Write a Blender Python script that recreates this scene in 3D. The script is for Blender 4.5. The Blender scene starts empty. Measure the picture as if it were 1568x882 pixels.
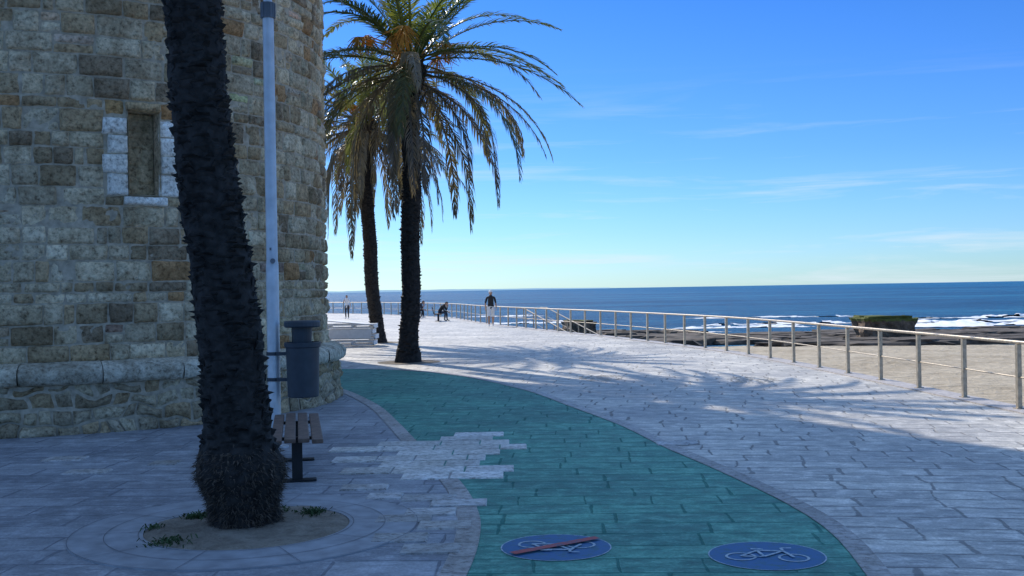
import bpy, bmesh, math, random
from mathutils import Vector, Matrix, noise, Euler
random.seed(7)
scene = bpy.context.scene
scene.view_settings.view_transform = 'Standard'
scene.view_settings.look = 'None'
scene.view_settings.exposure = 0
R = random.random
def U(a, b): return a + (b - a) * random.random()
def nz(x, y, z): return noise.noise(Vector((x, y, z)))
def sstep(t):
    t = max(0.0, min(1.0, t)); return t * t * (3 - 2 * t)

# ---------------------------------------------------------------- helpers
def empty(name, loc=(0, 0, 0)):
    o = bpy.data.objects.new(name, None)
    o.empty_display_size = 0.2
    o.location = loc
    scene.collection.objects.link(o)
    return o

def mk(name, verts, faces, mats, parent=None, smooth=False, cols=None, midx=None):
    me = bpy.data.meshes.new(name)
    me.from_pydata([tuple(v) for v in verts], [], faces)
    if not isinstance(mats, (list, tuple)): mats = [mats]
    for m in mats: me.materials.append(m)
    if smooth: me.polygons.foreach_set('use_smooth', [True] * len(me.polygons))
    if midx: me.polygons.foreach_set('material_index', midx)
    if cols:
        a = me.color_attributes.new('Col', 'FLOAT_COLOR', 'POINT')
        flat = []
        for c in cols: flat += [c[0], c[1], c[2], 1.0]
        a.data.foreach_set('color', flat)
    me.update()
    o = bpy.data.objects.new(name, me)
    scene.collection.objects.link(o)
    if parent: o.parent = parent
    return o

def add_box(V, F, c, s, rot=None):
    b = len(V)
    for dx, dy, dz in ((-1,-1,-1),(1,-1,-1),(1,1,-1),(-1,1,-1),(-1,-1,1),(1,-1,1),(1,1,1),(-1,1,1)):
        p = Vector((dx*s[0]/2, dy*s[1]/2, dz*s[2]/2))
        if rot is not None: p = rot @ p
        V.append(Vector(c) + p)
    for f in ((0,3,2,1),(4,5,6,7),(0,1,5,4),(1,2,6,5),(2,3,7,6),(3,0,4,7)):
        F.append(tuple(b+i for i in f))

def add_tube(V, F, path, radii, n=8, cap=True):
    path = [Vector(p) for p in path]
    if not isinstance(radii, (list, tuple)): radii = [radii]*len(path)
    b = len(V)
    for i, p in enumerate(path):
        t = (path[min(i+1, len(path)-1)] - path[max(i-1, 0)]).normalized()
        a = Vector((0,0,1)) if abs(t.z) < 0.9 else Vector((0,1,0))
        s = t.cross(a).normalized(); u = s.cross(t).normalized()
        for k in range(n):
            an = 2*math.pi*k/n
            V.append(p + (s*math.cos(an) + u*math.sin(an))*radii[i])
    for i in range(len(path)-1):
        for k in range(n):
            k2 = (k+1) % n
            F.append((b+i*n+k, b+i*n+k2, b+(i+1)*n+k2, b+(i+1)*n+k))
    if cap:
        F.append(tuple(b+k for k in range(n))[::-1])
        F.append(tuple(b+(len(path)-1)*n+k for k in range(n)))

def bevel(o, w=0.01, seg=2):
    m = o.modifiers.new('bev', 'BEVEL'); m.width = w; m.segments = seg; m.limit_method = 'ANGLE'
    return o

def catmull(pts, n=12):
    pts = [Vector(p) for p in pts]; out = []
    for i in range(len(pts)-1):
        p0 = pts[max(i-1,0)]; p1 = pts[i]; p2 = pts[i+1]; p3 = pts[min(i+2,len(pts)-1)]
        for k in range(n):
            t = k/n
            out.append(0.5*((2*p1)+(p2-p0)*t+(2*p0-5*p1+4*p2-p3)*t*t+(3*p1-p0-3*p2+p3)*t*t*t))
    out.append(pts[-1]); return out

def resample(pts, step):
    out = [pts[0].copy()]; acc = 0
    for a, b in zip(pts[:-1], pts[1:]):
        L = (b-a).length
        while acc + L >= step:
            r = (step-acc)/L; a = a + (b-a)*r; out.append(a.copy()); L = (b-a).length; acc = 0
        acc += L
    return out

# ---------------------------------------------------------------- materials
def newmat(name):
    m = bpy.data.materials.new(name); m.use_nodes = True
    nt = m.node_tree; nt.nodes.clear()
    out = nt.nodes.new('ShaderNodeOutputMaterial')
    bs = nt.nodes.new('ShaderNodeBsdfPrincipled')
    nt.links.new(bs.outputs[0], out.inputs[0])
    return m, nt, bs, out

class N:
    def __init__(s, nt): s.nt = nt
    def new(s, t, **kw):
        n = s.nt.nodes.new(t)
        for k, v in kw.items(): setattr(n, k, v)
        return n
    def L(s, a, b): s.nt.links.new(a, b)
    def pos(s): return s.new('ShaderNodeNewGeometry').outputs['Position']
    def noise(s, vec, scale, detail=4, rough=0.55, dist=0.0):
        n = s.new('ShaderNodeTexNoise'); n.inputs['Scale'].default_value = scale
        n.inputs['Detail'].default_value = detail; n.inputs['Roughness'].default_value = rough
        n.inputs['Distortion'].default_value = dist
        if vec is not None: s.L(vec, n.inputs['Vector'])
        return n
    def math(s, op, a, b=None, c=None, clamp=False):
        n = s.new('ShaderNodeMath', operation=op, use_clamp=clamp)
        for i, x in enumerate((a, b, c)):
            if x is None: continue
            if isinstance(x, (int, float)): n.inputs[i].default_value = x
            else: s.L(x, n.inputs[i])
        return n.outputs[0]
    def ramp(s, fac, stops):
        n = s.new('ShaderNodeValToRGB'); cr = n.color_ramp
        while len(cr.elements) < len(stops): cr.elements.new(0.5)
        for e, (p, c) in zip(cr.elements, stops):
            e.position = p; e.color = (*c, 1) if len(c) == 3 else c
        s.L(fac, n.inputs[0]); return n.outputs[0]
    def mix(s, fac, a, b, mode='MIX'):
        n = s.new('ShaderNodeMix', data_type='RGBA', blend_type=mode)
        for i, x in ((0, fac), (6, a), (7, b)):
            if isinstance(x, (int, float)): n.inputs[i].default_value = x
            elif isinstance(x, tuple): n.inputs[i].default_value = (*x, 1)
            else: s.L(x, n.inputs[i])
        return n.outputs[2]
    def bump(s, h, bs, strength=0.5, dist=0.02):
        n = s.new('ShaderNodeBump'); n.inputs['Strength'].default_value = strength
        n.inputs['Distance'].default_value = dist
        s.L(h, n.inputs['Height']); s.L(n.outputs[0], bs.inputs['Normal'])
        return n
    def mapping(s, vec, scale=(1,1,1), rot=(0,0,0), loc=(0,0,0)):
        n = s.new('ShaderNodeMapping'); s.L(vec, n.inputs[0])
        n.inputs['Scale'].default_value = scale; n.inputs['Rotation'].default_value = rot
        n.inputs['Location'].default_value = loc
        return n.outputs[0]

def simple(name, col, rough=0.6, metal=0.0, var=0.25, scale=8, bump=0.0, spec=None):
    m, nt, bs, out = newmat(name); g = N(nt)
    tc = g.new('ShaderNodeTexCoord').outputs['Object']
    n = g.noise(tc, scale, 5)
    f = g.ramp(n.outputs[0], [(0.3, (0,0,0)), (0.7, (1,1,1))])
    c = g.mix(f, tuple(x*(1-var) for x in col), tuple(min(1, x*(1+var)) for x in col))
    g.L(c, bs.inputs['Base Color'])
    bs.inputs['Roughness'].default_value = rough; bs.inputs['Metallic'].default_value = metal
    if spec is not None: bs.inputs['Specular IOR Level'].default_value = spec
    if bump: g.bump(n.outputs[0], bs, bump, 0.02)
    return m

def attr_stone(name, rough=0.85, stain=0.6, bump=0.7, warm=(1.10,0.98,0.80)):
    m, nt, bs, out = newmat(name); g = N(nt); p = g.pos()
    at = g.new('ShaderNodeVertexColor'); at.layer_name = 'Col'
    n1 = g.noise(p, 3.0, 6, 0.65); n2 = g.noise(p, 17, 8, 0.72); n3 = g.noise(p, 0.7, 4)
    c = g.mix(1.0, at.outputs[0], warm, 'MULTIPLY')
    v = g.ramp(n2.outputs[0], [(0.34, (0.32,0.29,0.26)), (0.47, (0.88,0.86,0.83)), (0.62, (1.24,1.23,1.21))])
    c = g.mix(1.0, c, v, 'MULTIPLY')
    v2 = g.ramp(n1.outputs[0], [(0.38, (0.50,0.44,0.37)), (0.55, (1.10,1.08,1.05))])
    c = g.mix(stain, c, g.mix(1.0, c, v2, 'MULTIPLY'))
    v3 = g.ramp(n3.outputs[0], [(0.35, (0.8,0.77,0.72)), (0.6, (1.05,1.05,1.05))])
    c = g.mix(1.0, c, v3, 'MULTIPLY')
    g.L(c, bs.inputs['Base Color']); bs.inputs['Roughness'].default_value = rough
    bs.inputs['Specular IOR Level'].default_value = 0.2
    vo = g.new('ShaderNodeTexVoronoi'); vo.inputs['Scale'].default_value = 22; g.L(p, vo.inputs['Vector'])
    h = g.math('ADD', n2.outputs[0], g.math('MULTIPLY', vo.outputs[0], 0.35))
    g.bump(h, bs, bump, 0.055)
    return m

def paving(name, c1, c2, joint, rh=0.34, bw=0.62, rot=0.0, rough=(0.35,0.65), wear=0.5,
           wearcol=(0.12,0.12,0.13), light=None, lightamt=0.5, spec=0.5, bumpd=0.012, jamt=0.8, jw=0.03, jt=(0.55,0.85), wob_=0.07):
    m, nt, bs, out = newmat(name); g = N(nt)
    p = g.mapping(g.pos(), rot=(0,0,rot))
    wob = g.noise(p, 1.3, 3)
    vs = g.new('ShaderNodeVectorMath', operation='MULTIPLY_ADD')
    g.L(wob.outputs['Color'], vs.inputs[0]); vs.inputs[1].default_value = (wob_,wob_,0); g.L(p, vs.inputs[2])
    sp = g.new('ShaderNodeSeparateXYZ'); g.L(vs.outputs[0], sp.inputs[0])
    row = g.math('FLOOR', g.math('DIVIDE', sp.outputs[1], rh))
    wn = g.new('ShaderNodeTexWhiteNoise', noise_dimensions='1D'); g.L(row, wn.inputs['W'])
    sx = g.math('MULTIPLY_ADD', wn.outputs['Value'], 0.8, 0.6)
    x2 = g.math('ADD', g.math('MULTIPLY', sp.outputs[0], sx), g.math('MULTIPLY', wn.outputs['Value'], 13.0))
    cb = g.new('ShaderNodeCombineXYZ'); g.L(x2, cb.inputs[0]); g.L(sp.outputs[1], cb.inputs[1])
    br = g.new('ShaderNodeTexBrick'); br.offset = 0.0; br.squash = 1.0
    g.L(cb.outputs[0], br.inputs['Vector'])
    br.inputs['Color1'].default_value = (*c1,1); br.inputs['Color2'].default_value = (*c2,1)
    br.inputs['Mortar'].default_value = (*[(a+b)/2 for a,b in zip(c1,c2)],1); br.inputs['Scale'].default_value = 1.0
    br.inputs['Mortar Size'].default_value = jw; br.inputs['Mortar Smooth'].default_value = 1.0
    br.inputs['Brick Width'].default_value = bw; br.inputs['Row Height'].default_value = rh
    big = g.noise(p, 0.55, 4); mid = g.noise(p, 5.0, 8, 0.7); fine = g.noise(p, 40, 6, 0.7)
    jn = g.noise(p, 3.2, 6, 0.75)
    jv = g.math('ADD', br.outputs['Fac'], g.math('MULTIPLY', g.math('SUBTRACT', jn.outputs[0], 0.5), 2.6))
    jm = g.math('MULTIPLY', g.ramp(jv, [(jt[0], (0,0,0)), (jt[1], (1,1,1))]), g.math('MINIMUM', g.math('MULTIPLY', br.outputs['Fac'], 2.2), 1.0))
    c = br.outputs[0]
    st = g.noise(g.mapping(p, scale=(1.2,4.0,1)), 2.4, 8, 0.75)
    thr = g.ramp(st.outputs[0], [(0.38, (1,1,1)), (0.48, (0,0,0))])
    c = g.mix(g.math('MULTIPLY', thr, wear), c, wearcol)
    if light is not None:
        lt = g.ramp(g.math('ADD', g.math('MULTIPLY', st.outputs[0], 0.5), g.math('MULTIPLY', mid.outputs[0], 0.5)),
                    [(0.50, (0,0,0)), (0.60, (1,1,1))])
        c = g.mix(g.math('MULTIPLY', lt, lightamt), c, light)
    vv = g.ramp(mid.outputs[0], [(0.3, (0.70,0.70,0.70)), (0.65, (1.15,1.15,1.15))])
    c = g.mix(1.0, c, vv, 'MULTIPLY')
    bv = g.ramp(big.outputs[0], [(0.35, (0.76,0.77,0.80)), (0.62, (1.1,1.09,1.07))])
    c = g.mix(1.0, c, bv, 'MULTIPLY')
    fv = g.ramp(fine.outputs[0], [(0.3, (0.78,0.78,0.78)), (0.7, (1.13,1.13,1.13))])
    c = g.mix(1.0, c, fv, 'MULTIPLY')
    c = g.mix(g.math('MULTIPLY', jm, jamt), c, joint)
    g.L(c, bs.inputs['Base Color'])
    rr = g.math('MULTIPLY_ADD', mid.outputs[0], rough[1]-rough[0], rough[0])
    g.L(g.math('ADD', rr, g.math('MULTIPLY', jm, 0.3)), bs.inputs['Roughness'])
    bs.inputs['Specular IOR Level'].default_value = spec
    h = g.math('SUBTRACT', g.math('MULTIPLY', mid.outputs[0], 0.55), g.math('MULTIPLY', jm, 0.8))
    h = g.math('SUBTRACT', h, g.math('MULTIPLY', thr, 0.3))
    h = g.math('ADD', h, g.math('MULTIPLY', fine.outputs[0], 0.25))
    g.bump(h, bs, 0.7, bumpd)
    return m

M_prom = paving('limestone_paving', (0.66,0.625,0.56), (0.45,0.43,0.40), (0.17,0.17,0.175), rh=0.38, bw=0.62, rot=math.radians(9),
                wear=0.65, wearcol=(0.24,0.235,0.24), light=(0.80,0.76,0.70), lightamt=0.65, rough=(0.4,0.7), spec=0.35, jamt=0.7, jw=0.035, wob_=0.20)
M_left = paving('grey_paving', (0.37,0.385,0.42), (0.24,0.255,0.29), (0.13,0.13,0.15), rh=0.40, bw=0.9, rot=math.radians(1.5),
                wear=0.35, wearcol=(0.20,0.21,0.23), light=(0.48,0.49,0.52), lightamt=0.5, rough=(0.4,0.7), jamt=0.6, spec=0.4)
M_green = paving('teal_painted_paving', (0.095,0.36,0.275), (0.068,0.28,0.225), (0.03,0.14,0.125), rh=0.36, bw=0.7, rot=math.radians(3),
                 wear=0.5, wearcol=(0.045,0.19,0.165), light=(0.20,0.48,0.37), lightamt=0.6, rough=(0.5,0.75), spec=0.25, jamt=0.6, jw=0.026, bumpd=0.018)
M_stone_attr = attr_stone('tower_stone')
M_dress = attr_stone('dressed_limestone', rough=0.75, stain=0.15, bump=0.25, warm=(1.04,1.0,0.92))
M_slab = attr_stone('slab_stone', rough=0.45, stain=0.4, bump=0.25, warm=(1.0,1.0,1.0))
M_mortar = simple('lime_mortar', (0.46,0.38,0.28), 0.95, var=0.3, scale=12, bump=0.5)
M_kerb = simple('kerb_stone', (0.42,0.39,0.38), 0.7, var=0.3, scale=14, bump=0.3)
M_ring = simple('smooth_concrete', (0.30,0.315,0.345), 0.6, var=0.25, scale=5, bump=0.3)
M_joint = simple('ring_joint_dark', (0.17,0.17,0.19), 0.8)
M_pebble = simple('pebble_grey', (0.36,0.34,0.31), 0.7)
M_galv = simple('galvanised_steel', (0.58,0.60,0.63), 0.45, 0.35, var=0.15, scale=6)
M_darkgalv = simple('dark_steel', (0.16,0.17,0.19), 0.5, 0.5, var=0.15)
M_bin = simple('dark_grey_plastic', (0.035,0.045,0.06), 0.5, 0.0, var=0.2)
M_black = simple('black_steel', (0.02,0.02,0.022), 0.5, 0.4)
M_wood = simple('weathered_wood', (0.15,0.095,0.07), 0.6, var=0.4, scale=14, bump=0.2)
M_white = simple('white_metal', (0.72,0.73,0.74), 0.5, 0.0, var=0.08)
M_steel = simple('stainless_rail', (0.40,0.34,0.26), 0.4, 0.5, var=0.25, scale=15)
M_weed = simple('weed_green', (0.05,0.09,0.03), 0.8, var=0.4)
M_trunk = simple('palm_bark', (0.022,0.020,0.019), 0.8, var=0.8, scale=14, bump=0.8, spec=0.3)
M_root = simple('palm_root_fibre', (0.075,0.055,0.04), 0.9, var=0.7, scale=20, bump=0.6)
M_boot = simple('palm_boot', (0.05,0.038,0.028), 0.9, var=0.6, scale=12)

def sandmat(name, a, b, s=1.0):
    m, nt, bs, out = newmat(name); g = N(nt); p = g.pos()
    n1 = g.noise(p, 0.25*s, 6, 0.6); n2 = g.noise(p, 2.2*s, 8, 0.65); n3 = g.noise(p, 60, 3)
    f = g.math('ADD', g.math('MULTIPLY', n1.outputs[0], 0.4), g.math('MULTIPLY', n2.outputs[0], 0.6))
    c = g.ramp(f, [(0.38, a), (0.6, b)])
    c = g.mix(1.0, c, g.ramp(n3.outputs[0], [(0.3, (0.85,)*3), (0.7, (1.1,)*3)]), 'MULTIPLY')
    g.L(c, bs.inputs['Base Color']); bs.inputs['Roughness'].default_value = 0.95
    bs.inputs['Specular IOR Level'].default_value = 0.15
    g.bump(g.math('ADD', n2.outputs[0], g.math('MULTIPLY', n3.outputs[0], 0.1)), bs, 0.9, 0.25/s)
    return m
M_sand = sandmat('beach_sand', (0.38,0.31,0.22), (0.62,0.53,0.40))
M_soil = sandmat('pit_soil', (0.20,0.165,0.13), (0.33,0.285,0.23), 4.0)

# sea
m, nt, bs, out = newmat('sea_water'); g = N(nt); p = g.pos(); M_sea = m
big = g.noise(g.mapping(p, scale=(0.25,1,1)), 0.02, 5, 0.6)
w1 = g.noise(g.mapping(p, scale=(0.35,1,1), rot=(0,0,0.15)), 0.35, 8, 0.7)
w2 = g.noise(g.mapping(p, scale=(0.5,1,1), rot=(0,0,-0.1)), 1.6, 6, 0.7)
f = g.math('ADD', g.math('MULTIPLY', big.outputs[0], 0.5), g.math('MULTIPLY', w1.outputs[0], 0.5))
c = g.ramp(f, [(0.38, (0.002,0.055,0.145)), (0.5, (0.006,0.11,0.24)), (0.62, (0.03,0.21,0.36))])
g.L(c, bs.inputs['Base Color']); bs.inputs['Roughness'].default_value = 0.45
bs.inputs['Specular IOR Level'].default_value = 0.08
g.bump(g.math('ADD', w1.outputs[0], g.math('MULTIPLY', w2.outputs[0], 0.35)), bs, 1.0, 1.6)
M_foam = simple('sea_foam', (0.86,0.87,0.87), 0.95, var=0.10, scale=1.5)
M_reef = simple('reef_rock', (0.085,0.066,0.05), 0.9, var=0.85, scale=1.2, bump=0.8)
m, nt, bs, out = newmat('coast_haze_glow'); M_hill = m; g = N(nt)
bs.inputs['Base Color'].default_value = (0.25,0.3,0.33,1); bs.inputs['Emission Color'].default_value = (0.36,0.56,0.72,1); bs.inputs['Emission Strength'].default_value = 0.85  # emission stands in for aerial haze; the land itself gives no light
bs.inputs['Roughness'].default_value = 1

m, nt, bs, out = newmat('algae_concrete'); g = N(nt); M_algae = m; p = g.pos()
n1 = g.noise(p, 2.5, 8, 0.7); ge = g.new('ShaderNodeNewGeometry')
spp = g.new('ShaderNodeSeparateXYZ'); g.L(p, spp.inputs[0])
c = g.ramp(n1.outputs[0], [(0.35, (0.07,0.05,0.035)), (0.6, (0.26,0.18,0.12))])
gm = g.math('GREATER_THAN', g.math('ADD', spp.outputs[2], g.math('MULTIPLY', n1.outputs[0], 0.6)), -0.28)
c = g.mix(g.math('MULTIPLY', gm, 0.85), c, (0.15,0.18,0.03))
g.L(c, bs.inputs['Base Color']); bs.inputs['Roughness'].default_value = 0.9; g.bump(n1.outputs[0], bs, 1.0, 0.35)

m, nt, bs, out = newmat('palm_frond'); g = N(nt); M_frond = m
at = g.new('ShaderNodeVertexColor'); at.layer_name = 'Col'
g.L(at.outputs[0], bs.inputs['Base Color']); bs.inputs['Roughness'].default_value = 0.38
bs.inputs['Specular IOR Level'].default_value = 0.6
tr = g.new('ShaderNodeBsdfTranslucent')
cc = g.mix(1.0, at.outputs[0], (1.4,1.45,0.8), 'MULTIPLY'); g.L(cc, tr.inputs[0])
mx = g.new('ShaderNodeMixShader'); mx.inputs[0].default_value = 0.40
g.L(bs.outputs[0], mx.inputs[1]); g.L(tr.outputs[0], mx.inputs[2]); g.L(mx.outputs[0], out.inputs[0])
M_fruit = simple('fruit_stalk_orange', (0.62,0.27,0.03), 0.6, var=0.3)

# ---------------------------------------------------------------- ground
rail_ctrl = [(7.9,-6,0),(7.6,4,0),(7.3,10,0),(7.0,16,0),(6.82,19.2,0),(6.62,22.4,0),(6.38,25.4,0),(6.05,28.4,0),(5.55,31.2,0),
             (4.95,33.9,0),(4.25,36.9,0),(3.4,40.3,0),(2.1,44.6,0),(-0.06,52.5,0),(-1.9,60,0),(-4.1,71,0),(-8,81,0),(-14.9,92.8,0),(-26,101,0)]
rail_curve = catmull(rail_ctrl, 12)
edge = []
for i, p in enumerate(rail_curve):
    t = (rail_curve[min(i+1,len(rail_curve)-1)] - rail_curve[max(i-1,0)]).normalized()
    edge.append(p + Vector((t.y, -t.x, 0))*0.17)
V = []; F = []
for e in edge: V.append((e.x, e.y, 0)); V.append((-45, e.y, 0)); V.append((e.x, e.y, -3.2))
n = len(edge)
for i in range(n-1):
    F.append((3*i, 3*i+3, 3*i+4, 3*i+1)); F.append((3*i+2, 3*i+5, 3*i+3, 3*i))
mk('promenade_pavement', V, F, M_prom)
V = []; F = []
for i, p in enumerate(rail_curve):
    t = (rail_curve[min(i+1,len(rail_curve)-1)] - rail_curve[max(i-1,0)]).normalized()
    s = Vector((t.y, -t.x, 0))
    for off_, z in ((-0.2, 0.0), (-0.2, 0.02), (0.20, 0.02), (0.20, -0.12)):
        q = p + s*off_; V.append((q.x, q.y, z))
for i in range(len(rail_curve)-1):
    for k in range(3): F.append((4*i+k, 4*i+k+1, 4*i+5+k, 4*i+4+k))
mk('coping_kerb', V, F, M_kerb)

Lc = [(-9.5,22.9),(-6.5,23.6),(-4.7,22.7),(-3.85,21.5),(-3.0,19.6),(-2.13,17.0),(-1.55,14.6),(-1.15,12.8),(-0.82,11.4),(-0.49,10.0),(-0.31,8.8),(-0.265,7.9),(-0.315,6.8),(-0.5,5.2),(-0.9,3.5),(-1.6,1.5)]
Rc = [(-9.5,25.4),(-6.5,25.9),(-4.3,25.4),(-2.78,24.7),(-1.21,22.8),(0.157,19.3),(0.83,16.5),(1.38,14.05),(1.67,12.1),(1.97,10.5),(2.215,8.9),(2.27,7.8),(2.145,6.6),(1.9,5.0),(1.5,3.5),(0.8,1.5)]
LL = catmull([(a,b_,0) for a,b_ in Lc], 10); RR = catmull([(a,b_,0) for a,b_ in Rc], 10)
def strip(name, A, B, z, mat, nx=1):
    V = []; F = []
    for a, b_ in zip(A, B):
        V.append((a.x, a.y, z)); V.append((b_.x, b_.y, z))
    for i in range(len(A)-1): F.append((2*i, 2*i+1, 2*i+3, 2*i+2))
    return mk(name, V, F, mat)
strip('green_cycle_path', LL, RR, 0.006, M_green)
def off(P, d):
    o = []
    for i, p in enumerate(P):
        t = (P[min(i+1,len(P)-1)] - P[max(i-1,0)]).normalized()
        o.append(p + Vector((-t.y, t.x, 0))*d)
    return o
def border(P, d):
    Q = resample(P, 0.42); O = off(Q, d); V = []; F = []; C = []
    for i in range(len(Q)-1):
        b = len(V); k = U(0.33,0.46); g_ = 0.012
        a0 = Q[i].lerp(Q[i+1], g_); a1 = Q[i+1].lerp(Q[i], g_); o0 = O[i].lerp(O[i+1], g_); o1 = O[i+1].lerp(O[i], g_)
        for q in (a0,a1,o1,o0): V.append((q.x,q.y,0.011+U(0,.0015))); C.append((k,k*0.94,k*0.93))
        F.append((b,b+1,b+2,b+3))
    mk('path_border_stone', V, F, M_slab, cols=C)
strip('path_border_bed', LL, off(LL, -0.18), 0.008, M_kerb); strip('path_border_bed', RR, off(RR, 0.16), 0.008, M_kerb)
border(LL, -0.175); border(RR, 0.155)
LLs = off(LL, -0.12); idx = [i for i, p in enumerate(LL) if p.y < 19.8]
A = [Vector((-30, LLs[i].y, 0)) for i in idx]; Bq = [LLs[i] for i in idx]
strip('left_pavement', A, Bq, 0.004, M_left)

V = []; F = []; C = []
def slab(x0, x1, y0, y1, z, col, h=0.012):
    b = len(V)
    pts = [(x0,y0),(x1,y0),(x1,y1),(x0,y1)]
    ins = 0.008
    for (x,y) in pts: V.append((x, y, 0.004))
    for (x,y),(sx,sy) in zip(pts, ((1,1),(-1,1),(-1,-1),(1,-1))): V.append((x+sx*ins+U(-.006,.006), y+sy*ins+U(-.006,.006), z+h*0.4+U(-.0015,.0015)))
    for q in ((0,1,5,4),(1,2,6,5),(2,3,7,6),(3,0,4,7),(4,5,6,7)): F.append(tuple(b+i for i in q))
    for i in range(8): C.append(col)
rows = [(10.25,-1.1,-0.1),(10.62,-1.75,0.0),(10.98,-1.4,-0.35),(11.36,-1.95,-0.3),(11.74,-1.3,-0.15),(12.1,-2.1,0.15),(12.48,-1.6,-0.05),(12.85,-0.9,-0.25),(13.2,-0.75,-0.12)]
for (y, xa, xb) in rows:
    x = xa
    while x < xb-0.15:
        w = min(U(0.38,0.75), xb-x)
        if xb-(x+w) < 0.18: w = xb-x
        k = U(0.52,0.80); slab(x, x+w-0.012, y, y+0.36, 0.012, (k,k*0.99,k*0.99)); x += w
for (x,y) in ((-1.6,9.75),(-0.98,9.2),(-0.9,8.6),(-0.75,8.1),(-1.05,7.7),(-0.8,7.35),(-1.3,9.3),(-3.2,10.6),(-3.9,11.4),(-4.6,10.9),(-3.4,12.6),(-5.2,11.8),(1.62,12.2),(1.85,12.25),(-0.72,8.95),(-1.1,8.35)):
    k = U(0.36,0.50); w = U(0.25,0.5); slab(x, x+w, y, y+0.28, 0.012, (k,k,k*1.04))
mk('bare_paving_slabs', V, F, M_slab, cols=C)

V = []; F = []
for (cx, cy) in ((1.75,21.6),(4.55,20.6)):
    for i in range(90):
        a = U(0,6.283); r = 0.5*math.sqrt(R()); x = cx+r*math.cos(a); y = cy+r*math.sin(a)*1.5; s = U(0.02,0.04); b = len(V)
        V += [(x-s,y-s,0.002),(x+s,y-s,0.002),(x+s,y+s,0.002),(x-s,y+s,0.002),(x,y,0.012)]; F += [(b,b+1,b+4),(b+1,b+2,b+4),(b+2,b+3,b+4),(b+3,b,b+4)]
mk('set_pebbles', V, F, M_pebble)

# tree pit
PX, PY = -2.06, 8.3
twopi = 2*math.pi
pit = empty('tree_pit', (PX, PY, 0))
V = []; F = []; n = 96
for k in range(n):
    a = 2*math.pi*k/n
    for r, z in ((0.77,-0.03),(0.77,0.014),(0.785,0.016),(1.05,0.014),(1.30,0.013),(1.30,0.004)):
        V.append((r*math.cos(a), r*math.sin(a), z))
for k in range(n):
    k2 = (k+1) % n
    for j in range(5): F.append((k*6+j, k2*6+j, k2*6+j+1, k*6+j+1))
mk('stone_ring', V, F, M_ring, pit)
V = []; F = []
for rr, z in ((1.042,0.0175),(1.295,0.0175),(0.80,0.0185)):
    b = len(V)
    for k in range(n):
        a = 2*math.pi*k/n; w = 0.006
        V.append((rr*math.cos(a), rr*math.sin(a), z)); V.append(((rr+w)*math.cos(a), (rr+w)*math.sin(a), z))
    for k in range(n):
        k2 = (k+1)%n; F.append((b+2*k, b+2*k+1, b+2*k2+1, b+2*k2))
for k in range(10):
    a = 2*math.pi*(k+0.3)/10; d = Vector((math.cos(a), math.sin(a), 0)); s = Vector((-d.y, d.x, 0))*0.003
    b = len(V); z = Vector((0,0,0.0195))
    V += [d*0.79-s+z, d*1.3-s+z, d*1.3+s+z, d*0.79+s+z]; F.append((b,b+1,b+2,b+3))
mk('ring_joints', V, F, M_joint, pit)
V = []; F = []
nr = 14
for j in range(nr+1):
    r = 0.77*j/nr
    for k in range(48):
        a = 2*math.pi*k/48; x = r*math.cos(a); y = r*math.sin(a)
        V.append((x, y, 0.0085 + (0.012+0.03*abs(nz(x*4,y*4,1)))*(1 if j < nr else 0) + 0.05*max(0,1-r/0.5)))
for j in range(nr):
    for k in range(48):
        k2 = (k+1)%48; F.append((j*48+k, j*48+k2, (j+1)*48+k2, (j+1)*48+k))
mk('soil', V, F, M_soil, pit, smooth=True)
V = []; F = []
for cx, cy, nn, rad in ((-0.48,0.3,160,0.08),(0.42,0.38,190,0.09),(-0.45,-0.55,110,0.13),(0.1,0.5,40,0.15),(-0.7,-0.1,40,0.08)):
    for i in range(nn):
        x = cx+random.gauss(0,rad*0.6); y = cy+random.gauss(0,rad*0.6); a = U(0,6.28); h = U(0.012,0.035); w = U(0.006,0.012)
        d = Vector((math.cos(a),math.sin(a),0)); s = Vector((-d.y,d.x,0))*w; o = Vector((x,y,0.025)); b = len(V)
        V += [o-s*0.5, o+s*0.5, o+d*h+s*0.6+Vector((0,0,h)), o+d*h*1.3+Vector((0,0,h*1.0)), o+d*h-s*0.6+Vector((0,0,h))]
        F.append((b,b+1,b+2,b+3,b+4))
mk('weeds', V, F, M_weed, pit)

# beach
V = []; F = []; nx = 150; ny = 120
xs = [3 + (110)*(i/nx)**1.5 - 14*(1-i/nx)**3 for i in range(nx+1)]
ys = [-8 + 106*(j/ny) for j in range(ny+1)]
for y in ys:
    for x in xs:
        s = y - 66 + max(0, 6-x)*3 + 3*nz(x*0.08, 0.3, 0) + (x-20)*-0.12
        z = max(-1.9 - s*0.024, -9) if s < 0 else -1.9 - s*0.08
        z = min(z, -0.85)
        z += 0.10*nz(x*0.35,y*0.35,0) + 0.06*nz(x*1.1,y*1.1,5)
        V.append((x, y, z))
for j in range(ny):
    for i in range(nx):
        a = j*(nx+1)+i; F.append((a, a+1, a+nx+2, a+nx+1))
mk('beach', V, F, M_sand, smooth=True)
SZ = -1.95
mk('sea', [(-30000,-4000,SZ),(30000,-4000,SZ),(30000,40000,SZ),(-30000,40000,SZ)], [(0,1,2,3)], M_sea)
V = []; F = []
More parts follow.
